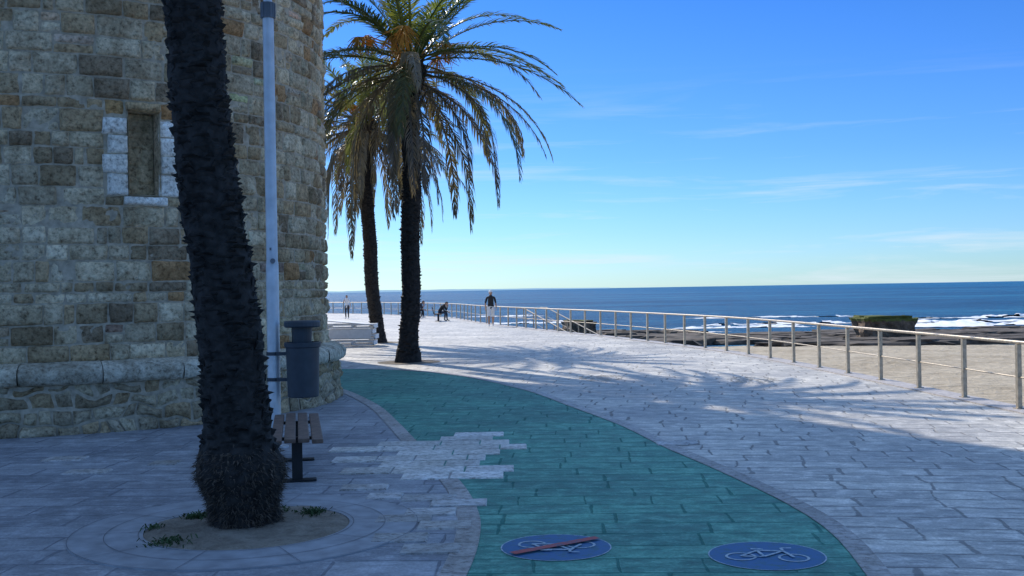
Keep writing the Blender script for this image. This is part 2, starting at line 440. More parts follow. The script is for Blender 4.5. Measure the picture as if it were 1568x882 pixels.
def foam(x0, x1, y, wid, hgt, seed, dens=0.0):
    n = int((x1-x0)/0.2); m_ = 9
    def P(i, j):
        x = x0+(x1-x0)*i/n; env = min(1, 6*i/n, 6*(n-i)/n)
        e = env*(0.35+0.8*max(0, 0.5+1.5*nz(x*0.25, seed, 0)))
        yy = y + 2.0*nz(x*0.12, seed, 2); t = j/m_-0.5
        return Vector((x+0.15*nz(x*4,j,seed), yy+2*t*wid*e+0.3*nz(x*1.5,j*0.8,seed), SZ+0.012+hgt*e*max(0, 1-abs(t+0.08)*2.1)*(0.7+0.5*nz(x*1.4,j*0.5,seed))))
    for i in range(n):
        for j in range(m_):
            if nz(i*0.09+seed, j*0.35, seed*3) < -0.22-dens+0.5*max(0, abs(j/m_-0.45)-0.25): continue
            b = len(V); V.extend([P(i,j),P(i+1,j),P(i+1,j+1),P(i,j+1)]); F.append((b,b+1,b+2,b+3))
foam(14,27,96,1.6,0.4,1,.1); foam(18,34,103,1.5,0.35,2.2); foam(30,64,93,3.6,0.65,3.1,.25); foam(33,74,101,2.8,0.6,4.7,.15)
foam(32,66,84,2.6,0.25,5.5,.15); foam(8,18,88,1.0,0.15,6.1); foam(-4,8,118,1.0,0.25,7.3); foam(40,90,112,2.0,0.5,8.9,.1); foam(2,10,82,0.8,0.12,9.3)
foam(20,40,125,1.2,0.3,11.3); foam(-15,5,150,1.0,0.3,13.3); foam(26,52,79,1.2,0.12,15.3)
mk('surf_foam', V, F, M_foam, smooth=True)
V = []; F = []
def rock(c, s, seed, sub=2):
    bm = bmesh.new(); bmesh.ops.create_icosphere(bm, subdivisions=sub, radius=1)
    b = len(V)
    for v in bm.verts:
        q = v.co*(1+0.45*nz(v.co.x*1.6+seed, v.co.y*1.6, v.co.z*1.6))
        q.z = min(q.z, 0.55+0.1*nz(q.x*4,q.y*4,seed))
        V.append((c[0]+q.x*s[0], c[1]+q.y*s[1], c[2]+q.z*s[2]))
    for f in bm.faces: F.append(tuple(b+v.index for v in f.verts))
    bm.free()
for i in range(260):
    x = U(9,75); y = 74+random.gauss(0,2.2)+0.1*(x-20); rock((x,y,SZ+0.06), (U(0.8,3.4),U(0.6,1.8),U(0.3,0.75)), i*1.7)
for i in range(230):
    x = U(17,80); y = 64.5+random.gauss(0,1.2)+0.12*(x-20); rock((x,y,SZ+0.2), (U(1.2,3.6),U(0.5,1.2),U(0.2,0.55)), i*2.7+90)
for i in range(40):
    x = U(3,14); y = 84+random.gauss(0,2.5); rock((x,y,SZ), (U(0.6,1.8),U(0.6,1.2),U(0.3,0.8)), i*2.1+300)
mk('shore_rocks', V, F, M_reef)
def ruin(name, c, s, rot):
    bm = bmesh.new(); bmesh.ops.create_cube(bm, size=1)
    bmesh.ops.bevel(bm, geom=bm.edges[:], offset=0.10, segments=2, affect='EDGES')
    bmesh.ops.subdivide_edges(bm, edges=bm.edges[:], cuts=4, use_grid_fill=True)
    Rz = Matrix.Rotation(rot, 3, 'Z'); Vv = []
    for v in bm.verts:
        k = 1+0.22*nz(v.co.x*3+c[0], v.co.y*3, v.co.z*3)+0.16*nz(v.co.x*9,v.co.y*9,v.co.z*9+c[0])
        q = Vector((v.co.x*s[0]*k*(1+0.04*v.co.z), v.co.y*s[1]*k, v.co.z*s[2]*(1+(k-1)*0.5))); Vv.append(Rz@q+Vector(c))
    Ff = [tuple(v.index for v in f.verts) for f in bm.faces]; bm.free()
    mk(name, Vv, Ff, M_algae)
ruin('concrete_block_ruin', (23.8,69,-1.12), (3.4,2.6,1.7), 0.1)
ruin('concrete_block_ruin', (4.9,80,-1.3), (2.0,2.0,1.5), 0.3)
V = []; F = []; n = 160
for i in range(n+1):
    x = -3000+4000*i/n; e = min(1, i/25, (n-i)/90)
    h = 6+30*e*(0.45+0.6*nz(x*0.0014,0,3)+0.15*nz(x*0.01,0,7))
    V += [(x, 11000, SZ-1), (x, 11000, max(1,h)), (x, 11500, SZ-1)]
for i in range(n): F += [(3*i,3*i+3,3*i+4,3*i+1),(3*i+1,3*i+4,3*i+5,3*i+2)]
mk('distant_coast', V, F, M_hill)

# ---------------------------------------------------------------- stone tower
TX, TY = -7.5, 18.2
tower = empty('stone_tower', (TX, TY, 0))
RM = 4.28; WT = math.radians(-54.3); WH = 0.215/4.33
pal = [((0.66,0.61,0.52),5),((0.58,0.54,0.47),5),((0.70,0.67,0.60),4),((0.54,0.45,0.34),4),((0.43,0.37,0.29),3),((0.47,0.32,0.20),1.1),((0.36,0.31,0.26),2)]
palx = [c for c,w in pal for _ in range(int(w*10))]
V = []; F = []; C = []
def block(t0, t1, z0, z1, R0, depth, amp, col, warp=0.0, fine=True, gap=0.007, rnd=0.035):
    w = (t1-t0)*R0; h = z1-z0
    if fine: nx = max(4, int(w/0.04)); ny = max(4, int(h/0.04))
    else: nx = ny = 2
    b = len(V); sd = R()*100
    j = [U(-.012,.008) for _ in range(8)]
    tilt = U(-.3,.3); tv = U(-.25,.25); dd = depth*U(0.4,1.5)
    for a in range(ny+1):
        for c in range(nx+1):
            u = c/nx; v = a/ny
            u = 0.5-0.5*math.cos(math.pi*u) if fine else u; v = 0.5-0.5*math.cos(math.pi*v) if fine else v
            du = min(u,1-u)*w; dv = min(v,1-v)*h
            e = sstep(min(du,dv)/rnd) if fine else 1
            t = t0 + (t1-t0)*u + ((gap+j[0]*(1-v)+j[1]*v)*(1-u) - (gap+j[2]*(1-v)+j[3]*v)*u)/R0
            z = z0 + h*v + (gap+j[4]*(1-u)+j[5]*u)*(1-v) - (gap+j[6]*(1-u)+j[7]*u)*v
            if rnd > 0.05:
                cr = min(1,(du*dv)/(0.004)); t += 0.25*(0.5-u)*(1-cr)*0.12/R0; z += 0.25*(0.5-v)*(1-cr)*0.12
            if warp: 
                t += warp*nz(t*R0*3.0, z*3.0, 7)/R0; z2 = z + warp*nz(t*R0*3.0, z*3.0, 17)*(1 if z0 > 0.05 else min(1, v*1.2)) ; z = z2
            n1 = nz(t*R0*6+sd, z*6, sd); n2 = nz(t*R0*18, z*18, sd)
            edgechip = 0.010*nz(t*R0*14+sd, z*14, 3)
            r = R0 - 0.012 + e*(dd + amp*n1 + amp*0.7*n2 + (u-0.5)*tilt*0.06 + (v-0.5)*tv*0.06) 
            V.append(((r)*math.cos(t+edgechip/R0), r*math.sin(t+edgechip/R0), z+edgechip)); C.append(col)
    for a in range(ny):
        for c in range(nx):
            q = b+a*(nx+1)+c; F.append((q, q+1, q+nx+2, q+nx+1))
def rowsfit(z0, z1):
    hs = []
    while sum(hs) < (z1-z0): hs.append(random.choice((0.16,0.19,0.22,0.25,0.27,0.30,0.32)))
    k = (z1-z0)/sum(hs); zs = [z0]
    for h in hs: zs.append(zs[-1]+h*k)
    return zs
zt = rowsfit(0.93, 3.02)[:-1] + rowsfit(3.02, 4.46)[:-1] + rowsfit(4.46, 7.2)
fine0, fine1 = math.radians(-160), math.radians(35)
for z0, z1 in zip(zt[:-1], zt[1:]):
    inwin = (z0 > 3.0 and z1 < 4.48)
    if inwin: a0 = WT+WH+0.30/RM; a1 = WT-WH-0.30/RM+twopi
    else: a0 = U(0,1)-math.pi; a1 = a0+twopi
    a = a0
    while a < a1-1e-4:
        w = U(0.22,0.62)/RM*(1.0 if R() < 0.75 else 0.6)
        if a1-(a+w) < 0.2/RM: w = a1-a
        am = (a+w/2+math.pi) % twopi - math.pi
        fn = fine0 < am < fine1
        col = random.choice(palx); k = U(0.82,1.12); col = tuple(x*k for x in col)
        amp = 0.018 if R() < 0.5 else 0.045
        if R() < 0.16 and z1-z0 > 0.24 and fn:
            zm = z0+(z1-z0)*U(.4,.6)
            block(a, a+w, z0, zm, RM, 0.04, amp*0.7, col, fine=fn, rnd=0.025); 
            block(a, a+w, zm, z1, RM, 0.04, amp*0.7, tuple(x*U(.8,1.1) for x in random.choice(palx)), fine=fn, rnd=0.025)
        else: block(a, a+w, z0, z1, RM, 0.045, amp, col, fine=fn, rnd=0.026)
        a += w
mk('ashlar_blocks', V, F, M_stone_attr, tower, smooth=True, cols=C)
V = []; F = []; C = []
zr = [-0.05, 0.17, 0.34, 0.50, 0.665]
for z0, z1 in zip(zr[:-1], zr[1:]):
    a = -math.pi+U(0,.3); a1 = a+twopi
    while a < a1-1e-4:
        w = U(0.14,0.48)/4.5
        if a1-(a+w) < 0.12/4.5: w = a1-a
        am = (a+w/2+math.pi) % twopi - math.pi
        col = random.choice(((0.58,0.56,0.50),(0.48,0.46,0.42),(0.62,0.60,0.55),(0.42,0.39,0.34),(0.50,0.43,0.34)))
        block(a, a+w, z0, z1, 4.47+0.05*(0.66-z0), 0.06, 0.03, col, warp=0.16, fine=(fine0 < am < fine1), gap=0.004, rnd=0.06)
        a += w
mk('rubble_plinth', V, F, M_stone_attr, tower, smooth=True, cols=C)
V = []; F = []; C = []
prof = [(4.28,0.655),(4.50,0.650),(4.585,0.675),(4.615,0.73),(4.615,0.82),(4.58,0.875),(4.47,0.925),(4.28,0.955)]
a = -math.pi
while a < math.pi-1e-4:
    w = U(0.55,1.1)/4.6
    if math.pi-(a+w) < 0.4/4.6: w = math.pi-a
    k = U(0.60,0.78); col = (k*0.93,k*0.97,k*1.0); b = len(V); nseg = 12; sd = R()*50
    for i in range(nseg+1):
        t = a + 0.006/4.6 + (w-0.012/4.6)*i/nseg
        for r, z in prof:
            rr = r+0.035*nz(t*12, z*6, sd)+0.015*nz(t*40,z*20,sd)-(0.012 if i in (0,nseg) else 0); V.append((rr*math.cos(t), rr*math.sin(t), z+0.015*nz(t*9,sd,0))); C.append(col)
    m_ = len(prof)
    for i in range(nseg):
        for j in range(m_-1): F.append((b+i*m_+j, b+(i+1)*m_+j, b+(i+1)*m_+j+1, b+i*m_+j+1))
    a += w
mk('string_course', V, F, M_stone_attr, tower, smooth=True, cols=C)
ts = sorted([math.radians(-180+3*i) for i in range(121)] + [WT-WH, WT+WH]); ts = [t for t in ts if not (WT-WH < t < WT+WH)]
zs = [-0.1, 0.66, 3.16, 4.32, 7.2]
V = []; F = []
for z in zs:
    for t in ts:
        r = 4.475 if z < 0.7 else RM
        V.append((r*math.cos(t), r*math.sin(t), z))
nt_ = len(ts)
V2 = [(RM*math.cos(t), RM*math.sin(t), 0.661) for t in ts]; b2 = len(V); V += V2
for j in range(4):
    for i in range(nt_-1):
        if j == 2 and abs(ts[i]-(WT-WH)) < 1e-6: continue
        a_ = (b2 if j == 1 else j*nt_)
        F.append((a_+i, a_+i+1, (j+1)*nt_+i+1, (j+1)*nt_+i))
mk('mortar_core', V, F, M_mortar, tower)
V = []; F = []; n = 96
pr = [(4.33,7.2),(4.33,15.2),(4.6,15.4),(4.6,15.9),(4.3,16.0),(4.3,16.9),(3.9,16.9),(3.9,15.9),(0.01,15.9)]
for k in range(n):
    t = twopi*k/n
    for r, z in pr: V.append((r*math.cos(t), r*math.sin(t), z))
for k in range(n):
    k2 = (k+1)%n
    for j in range(len(pr)-1): F.append((k*9+j, k2*9+j, k2*9+j+1, k*9+j+1))
mu, ntu, bsu, outu = newmat('upper_stone'); gu = N(ntu)
tc = gu.new('ShaderNodeTexCoord').outputs['Object']; sp = gu.new('ShaderNodeSeparateXYZ'); gu.L(tc, sp.inputs[0])
an = gu.math('MULTIPLY', gu.math('ARCTAN2', sp.outputs[1], sp.outputs[0]), 4.33)
cb = gu.new('ShaderNodeCombineXYZ'); gu.L(an, cb.inputs[0]); gu.L(sp.outputs[2], cb.inputs[1])
br = gu.new('ShaderNodeTexBrick'); gu.L(cb.outputs[0], br.inputs[0]); br.inputs['Scale'].default_value = 1
br.inputs['Brick Width'].default_value = 0.5; br.inputs['Row Height'].default_value = 0.26; br.inputs['Mortar Size'].default_value = 0.015
br.inputs['Color1'].default_value = (0.55,0.5,0.42,1); br.inputs['Color2'].default_value = (0.36,0.30,0.22,1); br.inputs['Mortar'].default_value = (0.25,0.22,0.18,1)
gu.L(br.outputs[0], bsu.inputs['Base Color']); bsu.inputs['Roughness'].default_value = 0.9
mk('upper_wall', V, F, mu, tower)
def tpos(t, r, z): return Vector((r*math.cos(t), r*math.sin(t), z))
V = []; F = []; C = []
rin = 4.08
def quad(ps, col):
    b = len(V); V.extend(ps); F.append(tuple(range(b, b+4))); C.extend([col]*4)
tl, tr_ = WT-WH, WT+WH; ro = 4.335; g2 = (0.66,0.62,0.55)
quad([tpos(tl,ro,3.16),tpos(tl,rin,3.16),tpos(tl,rin,4.32),tpos(tl,ro,4.32)], g2)
quad([tpos(tr_,rin,3.16),tpos(tr_,ro,3.16),tpos(tr_,ro,4.32),tpos(tr_,rin,4.32)], g2)
quad([tpos(tl,ro,3.16),tpos(tr_,ro,3.16),tpos(tr_,rin,3.2),tpos(tl,rin,3.2)], g2)
quad([tpos(tl,rin,4.32),tpos(tr_,rin,4.32),tpos(tr_,ro,4.32),tpos(tl,ro,4.32)], g2)
quad([tpos(tl,rin-0.02,3.1),tpos(tr_,rin-0.02,3.1),tpos(tr_,rin-0.02,4.4),tpos(tl,rin-0.02,4.4)], (0.48,0.42,0.32))
mk('window_reveal', V, F, M_stone_attr, tower, cols=C)
V = []; F = []; C = []
z = 3.18
while z < 4.30:
    h = min(U(0.14,0.26), 4.32-z); a = tl
    while a < tr_-1e-4:
        w = U(0.16,0.30)/rin
        if tr_-(a+w) < 0.10/rin: w = tr_-a
        k = U(0.9,1.1); block(a, a+w, z, z+h, rin-0.02, 0.022, 0.012, (0.55*k,0.47*k,0.37*k), gap=0.001, rnd=0.015); a += w
    z += h
mk('window_infill', V, F, M_stone_attr, tower, smooth=True, cols=C)
V = []; F = []; C = []
wc = (0.90,0.91,0.93)
def dress(t0, t1, z0, z1, col=wc, d=0.062): block(t0, t1, z0, z1, RM, d, 0.003, col, gap=0.003, rnd=0.010)
zq = [3.16, 3.46, 3.72, 3.98, 4.22]
for i in range(4):
    k = U(0.95,1.05); dress(tl-(0.33 if i%2 else 0.27)/RM, tl, zq[i], zq[i+1], tuple(x*k for x in wc))
    k = U(0.95,1.05); dress(tr_, tr_+(0.27 if i%2 else 0.33)/RM, zq[i], zq[i+1], tuple(x*k for x in wc))
dress(tl-0.06/RM, tr_+0.1/RM, 3.03, 3.15, wc, 0.10)
mk('window_surround', V, F, M_dress, tower, smooth=True, cols=C)
V = []; F = []; C = []
dress(tl-0.02/RM, tr_+0.02/RM, 4.30, 4.44, (0.60,0.49,0.36), 0.075)
block(tl-0.30/RM, tl-0.02/RM, 4.22, 4.46, RM, 0.04, 0.015, (0.55,0.39,0.23)); block(tr_+0.02/RM, tr_+0.30/RM, 4.22, 4.46, RM, 0.04, 0.015, (0.48,0.29,0.16))
block(tl-0.30/RM, tl-0.06/RM, 3.02, 3.16, RM, 0.04, 0.015, (0.45,0.4,0.32)); block(tr_+0.1/RM, tr_+0.30/RM, 3.02, 3.16, RM, 0.04, 0.015, (0.5,0.45,0.36))
mk('window_lintel', V, F, M_stone_attr, tower, smooth=True, cols=C)

fort = empty('fort_building', (0,0,0))
V = []; F = []
add_box(V, F, (-20.4,31,10.5), (25.2,6.4,21.0))
add_box(V, F, (-20.4,31,21.2), (25.5,6.7,0.4))
for i in range(16): add_box(V, F, (-8.4-i*1.6,27.95,21.85), (0.9,0.5,0.9))
mk('walls', V, F, mu, fort)
V = []; F = []
for i in range(6):
    for j in range(5): add_box(V, F, (-10.5-i*3.6,27.78,2.6+j*3.8), (1.1,0.1,1.8))
mk('windows', V, F, M_darkgalv, fort)

# ---------------------------------------------------------------- palms
def palm(name, base, height, lean, rfun, seed, nf=70, flen=3.7, near=False, brown=0.0):
    random.seed(seed)
    root = empty(name, base); ga = math.radians(137.5)
    def ctr(z):
        t = z/height
        return Vector((lean[0]*t + lean[2]*math.sin(t*math.pi) + 0.02*math.sin(z*2.1+seed), lean[1]*t, z))
    V = []; F = []; dz = 0.03 if near else 0.06; nseg = 30 if near else 16
    nz_ = int(height/dz)
    for i in range(nz_+1):
        z = i*dz; c = ctr(z)
        for k in range(nseg):
            a = twopi*k/nseg; r = rfun(z)
            r += 0.03*nz(math.cos(a)*2.5+seed, math.sin(a)*2.5, z*3.5) + 0.015*nz(math.cos(a)*7, math.sin(a)*7+seed, z*22)
            V.append(c + Vector((r*math.cos(a), r*math.sin(a), 0)))
    for i in range(nz_):
        for k in range(nseg):
            k2 = (k+1)%nseg; F.append((i*nseg+k, i*nseg+k2, (i+1)*nseg+k2, (i+1)*nseg+k))
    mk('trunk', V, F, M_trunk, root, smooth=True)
    V = []; F = []; i = 0; z = 0.6 if near else 0.2; step = 0.0055 if near else 0.012
    while z < height-0.05:
        a = i*ga + U(-.25,.25); r = rfun(z)*0.965+0.03*nz(math.cos(a)*2.5+seed, math.sin(a)*2.5, z*3.5); c = ctr(z); d = Vector((math.cos(a), math.sin(a), 0)); s = Vector((-d.y, d.x, 0))
        w = U(0.035,0.10)*(1 if near else 1.2); h = U(0.02,0.055); o = U(0.012,0.05)
        if R() < 0.07: o *= 1.6
        b = len(V); up = (Vector((0,0,1))+s*U(-.35,.35)).normalized()
        p = c + d*r
        V += [p - s*w - up*h*0.3, p + s*w*U(.6,1) - up*h*0.3, p + s*w*0.6 + d*o + up*h*U(.3,.9), p - s*w*0.6 + d*o*U(.5,1) + up*h*0.7, p + up*h*1.0 - d*0.01 + s*w*0.5, p + up*h*1.0 - d*0.01 - s*w*0.5, p - up*h*1.1+d*0.004]
        F += [(b,b+1,b+2,b+3),(b+3,b+2,b+4,b+5),(b+1,b+4,b+2),(b,b+3,b+5),(b+6,b+1,b)]
        z += step*U(0.7,1.3); i += 1
    mk('bark_scales', V, F, M_trunk, root)
    V = []; F = []
    hh = 0.62 if near else 0.4
    for k in range(5200 if near else 220):
        a = U(0,twopi); z = U(0.02,hh)*(1 if R() < 0.85 else U(0.8,1.2)); c = ctr(z); r = rfun(z)*U(0.94,1.03)+0.02*nz(math.cos(a)*5,math.sin(a)*5,z*6)
        d = Vector((math.cos(a+U(-.6,.6)), math.sin(a+U(-.6,.6)), 0)); p = c + Vector((math.cos(a), math.sin(a), 0))*r
        L = U(0.015,0.065); w = U(0.003,0.008); s = Vector((-d.y,d.x,U(-.5,.5)))*w
        b = len(V); q = p + d*U(0.015,0.055) - Vector((U(-.02,.02),U(-.02,.02),L*U(-.2,1))); q.z = max(q.z, 0.01)
        V += [p-s, p+s, q]; F.append((b,b+1,b+2))
    mk('root_fibres', V, F, M_root, root)
    V = []; F = []; C = []; top = ctr(height)
    def frond(az, e0, droop, L, col, dead=0.0, start=0.1):
        n = 22; p = top + Vector((math.cos(az)*start*1.5, math.sin(az)*start*1.5, U(-.15,.35)-0.35*dead))
        pts = [p.copy()]; dirs = []; daz = U(-.35,.35)
        for i in range(n):
            s = i/n; e = e0 - droop*(s**1.3); e = max(e, math.radians(-88)); a = az + daz*s
            d = Vector((math.cos(a)*math.cos(e), math.sin(a)*math.cos(e), math.sin(e))); dirs.append(d)
            p = p + d*(L/n); pts.append(p.copy())
        dirs.append(dirs[-1])
        b = len(V)
        for i, q in enumerate(pts):
            w = 0.035*(1-i/n)**0.8+0.007; d = dirs[i]; s = d.cross(Vector((0,0,1))); s = s.normalized() if s.length > 1e-3 else Vector((1,0,0)); u = s.cross(d)
            V.extend([q-s*w, q+s*w, q-u*w*0.8]); C.extend([tuple(x*1.3 for x in col)]*3)
        for i in range(n):
            for k in range(3):
                k2 = (k+1)%3; F.append((b+i*3+k, b+i*3+k2, b+i*3+3+k2, b+i*3+3+k))
        nl = int(70*L/3.8)
        for j in range(nl):
            s = 0.14+0.86*(j+0.5)/nl; fi = s*n; i = min(int(fi), n-1); fr = fi-i; q = pts[i].lerp(pts[i+1], fr); d = dirs[i]
            S = d.cross(Vector((0,0,1))); S = S.normalized() if S.length > 1e-3 else Vector((1,0,0)); Up = S.cross(d).normalized()
            Lf = 0.52*(0.3+0.7*math.sin(math.pi*min(1, (s*0.80+0.20)))**0.7)*(1 if s < 0.9 else 0.85)
            for sg in (-1, 1):
                if R() < 0.05+0.2*dead: continue
                an = math.radians(60-36*s+U(-9,9)); lift = U(0.1,0.5)
                dd = (d*math.cos(an) + S*sg*math.sin(an) + Up*lift*math.sin(an)).normalized()
                ll = Lf*U(0.8,1.12)*(1-0.1*dead); w = U(0.014,0.021)*(1-0.1*dead)
                dr = (0.22+0.65*dead)*ll
                m1 = q + dd*ll*0.5 - Vector((0,0,dr*0.22)); m2 = q + dd*ll*(1-0.35*dead) - Vector((0,0,dr))
                wv = dd.cross(Up+Vector((U(-.5,.5),U(-.5,.5),0))); wv = (wv.normalized() if wv.length > 1e-3 else S)*w
                bb = len(V); V.extend([q-wv*0.6, q+wv*0.6, m1+wv, m1-wv, m2])
                k = U(0.7,1.25); cc = tuple(x*k for x in col); C.extend([cc]*5)
                F.append((bb,bb+1,bb+2,bb+3)); F.append((bb+3,bb+2,bb+4))
    g1_ = 0.48-0.14*brown; g2_ = 0.68-0.18*brown
    for i in range(nf):
        t = (i+0.5)/nf; az = i*ga + U(-.3,.3)
        dead = 0.0
        if t < g1_:
            e0 = math.radians(80 - 72*(t/g1_)+U(-9,9)); droop = math.radians(U(45,80)); rr_ = R()
            col = (0.095,0.125,0.035) if rr_ < 0.5 else ((0.145,0.16,0.045) if rr_ < 0.85 else (0.20,0.18,0.07))
            L = flen*U(0.85,1.1)*(0.8+0.2*min(1,t*4))
        elif t < g2_:
            e0 = math.radians(U(-12,22)); droop = math.radians(U(65,95)); dead = 0.35; col = random.choice(((0.10,0.11,0.04),(0.15,0.13,0.06))); L = flen*U(0.85,1.1)
        else:
            e0 = math.radians(U(-45,15)); droop = math.radians(U(60,100)); dead = U(.7,1.0); col = random.choice(((0.16,0.12,0.085),(0.11,0.085,0.062),(0.21,0.165,0.115))); L = flen*U(0.75,1.15)
        frond(az, e0, droop, L, col, dead)
    mk('fronds', V, F, M_frond, root, cols=C)
    V = []; F = []
    for i in range(110):
        a = i*ga; z = height-U(0,1.0); c = ctr(z); r = rfun(z)*0.9; d = Vector((math.cos(a), math.sin(a), 0)); s = Vector((-d.y,d.x,0))
        L = U(0.12,0.36); p = c+d*r; b = len(V); q = p + d*L*0.6 + Vector((0,0,L))
        V += [p-s*0.07-Vector((0,0,.05)), p+s*0.07-Vector((0,0,.05)), q+s*0.035, q-s*0.035, p+d*0.06-Vector((0,0,.1)), q+d*0.03]
        F += [(b,b+1,b+2,b+3),(b+4,b,b+3,b+5),(b+1,b+4,b+5,b+2),(b+3,b+2,b+5)]
    mk('leaf_boots', V, F, M_boot, root)
    V = []; F = []
    for i in range(9):
        a = U(0,twopi); c = top+Vector((0,0,0.1)); d = Vector((math.cos(a), math.sin(a), 0))
        tip = c + d*U(0.8,1.4)+Vector((0,0,U(0.1,0.9)))
        add_tube(V, F, [c, c.lerp(tip,0.5)+Vector((0,0,.15)), tip], [0.03,0.022,0.015], 5)
        for k in range(44):
            e = tip + Vector((random.gauss(0,.2),random.gauss(0,.2),-U(0.05,0.6))); add_tube(V, F, [tip, tip.lerp(e,.5)+Vector((0,0,.04)), e], [0.008,0.012,0.007], 3, False)
    mk('fruit_stalks', V, F, M_fruit, root)
    random.seed(seed+1)
    return root

def rn(z):
    return 0.250 - 0.012*z + 0.080*math.exp(-((z-0.45)/0.17)**2) + 0.015*sstep((1.2-z)/0.6)
def rm(z): return 0.235 + 0.12*max(0, 1-z/0.7)**1.5 + (0.05*sstep((z-6.6)/0.8))
palm('palm_tree', (PX, PY+0.02, 0.0), 8.2, (-0.74, 0.1, -0.03), rn, 11, nf=36, near=True)
palm('palm_tree', (-2.65, 27.4, 0), 7.5, (0.15, 0.0, 0.04), rm, 23, nf=72, flen=4.3)
palm('palm_tree', (-4.79, 38.2, 0), 7.7, (-0.30, 0.0, -0.10), rm, 38, nf=82, flen=4.3, brown=1.0)
for (x, y) in ((-2.65,27.4),(-4.79,38.2)):
    V = []; F = []
    for k in range(40):
        a = twopi*k/40; V.append((x+0.8*math.cos(a), y+0.8*math.sin(a), 0.006))
    F.append(tuple(range(40))); mk('tree_pit_soil', V, F, M_soil)

# ---------------------------------------------------------------- lamp post
lp = empty('street_lamp', (-2.80, 12.6, 0))
V = []; F = []
add_tube(V, F, [(0,0,0),(0,0,0.02)], [0.16,0.16], 20)
add_tube(V, F, [(0,0,0.02),(0,0,2.15),(0,0,2.18),(0,0,5.02)], [0.075,0.073,0.066,0.064], 24)
add_tube(V, F, [(0,0,1.02),(0,0,1.06)], [0.079,0.079], 24)
add_tube(V, F, [(0,0,5.2),(0,0,8.6)], [0.05,0.045], 16)
mk('pole', V, F, M_galv, lp, smooth=True)
V = []; F = []
add_tube(V, F, [(0,0,5.02),(0,0,5.2)], [0.08,0.08], 20)
for k in range(12):
    a = twopi*k/12; add_box(V, F, (0.082*math.cos(a),0.082*math.sin(a),5.11), (0.012,0.012,0.17))
add_tube(V, F, [(0,0,8.55),(0.4,-0.1,8.75),(0.9,-0.2,8.8)], [0.03,0.03,0.03], 8)
add_box(V, F, (1.1,-0.25,8.8), (0.6,0.25,0.08))
add_box(V, F, (0.0,-0.074,2.32), (0.02,0.01,0.03)); add_tube(V, F, [(0.02,-0.06,2.18),(0.03,-0.10,2.18)], [0.03,0.03], 12)
mk('fittings', V, F, M_darkgalv, lp)
for o in lp.children:
    if o.name.startswith('pole'):
        m_ = o.modifiers.new('es','EDGE_SPLIT'); m_.split_angle = 0.6

# ---------------------------------------------------------------- litter bin
lb = empty('litter_bin', (-2.44, 12.5, 0))
V = []; F = []
def ringprof(pr, V, F, n=28, sx=1, sy=1):
    b = len(V)
    for r, z in pr:
        for k in range(n):
            a = twopi*k/n; V.append((r*math.cos(a)*sx, r*math.sin(a)*sy, z))
    for i in range(len(pr)-1):
        for k in range(n):
            k2 = (k+1)%n; F.append((b+i*n+k, b+i*n+k2, b+(i+1)*n+k2, b+(i+1)*n+k))
ringprof([(0.01,0.60),(0.17,0.60),(0.178,0.61),(0.192,1.17),(0.208,1.18),(0.212,1.23),(0.195,1.235),(0.18,1.16),(0.01,1.12)], V, F)
mk('bin_body', V, F, M_bin, lb, smooth=True)
V = []; F = []
ringprof([(0.10,1.18),(0.115,1.40),(0.01,1.41)], V, F)
ringprof([(0.01,1.405),(0.195,1.405),(0.208,1.42),(0.208,1.465),(0.195,1.48),(0.01,1.487)], V, F)
add_box(V, F, (-0.04,0.10,1.3), (0.2,0.03,0.24))
mk('bin_lid', V, F, M_bin, lb)
V = []; F = []
for z in (0.8, 1.1): add_box(V, F, (-0.235,0.03,z), (0.15,0.05,0.04))
for z in (0.8, 1.1): add_tube(V, F, [(-0.36,0.1,z-0.02),(-0.36,0.1,z+0.02)], [0.085,0.085], 16)
mk('clamp', V, F, M_bin, lb)
for o in lb.children:
    m_ = o.modifiers.new('es','EDGE_SPLIT'); m_.split_angle = 0.6

# ---------------------------------------------------------------- benches
def bench(name, a, b_, wid=0.46, back=False):
    a = Vector(a); b_ = Vector(b_); L = (b_-a).length; ang = math.atan2(b_.y-a.y, b_.x-a.x)
    e = empty(name, ((a.x+b_.x)/2, (a.y+b_.y)/2, 0)); e.rotation_euler = (0,0,ang)
    V = []; F = []; ns = 4; sw = wid/ns-0.022
    for i in range(ns):
        y = -wid/2 + (i+0.5)*wid/ns; add_box(V, F, (0,y,0.45-(0.012 if i in (0,ns-1) else 0)), (L,sw,0.04))
    if back:
        for i in range(3): add_box(V, F, (0,wid/2+0.06+0.03*i,0.58+0.12*i), (L,0.03,0.09), Matrix.Rotation(-0.25,3,'X'))
    bevel(mk('seat_slats', V, F, M_wood, e), 0.008)
    V = []; F = []
    for x in (-L/2+0.45, L/2-0.45):
        add_box(V, F, (x,0,0.415), (0.06,wid-0.04,0.03)); add_box(V, F, (x,0,0.21), (0.08,0.10,0.38)); add_box(V, F, (x,0,0.018), (0.12,0.36,0.016))
        if back: add_box(V, F, (x,wid/2+0.07,0.62), (0.05,0.03,0.42), Matrix.Rotation(-0.25,3,'X'))
    bevel(mk('legs', V, F, M_black, e), 0.004)
    return e
bench('park_bench', (-1.99,9.85,0), (-2.42,12.0,0), wid=0.50)
bench('park_bench', (-4.35,63.0,0), (-4.45,64.9,0), back=True)
bench('park_bench', (-6.45,71.3,0), (-6.55,73.2,0), back=True)

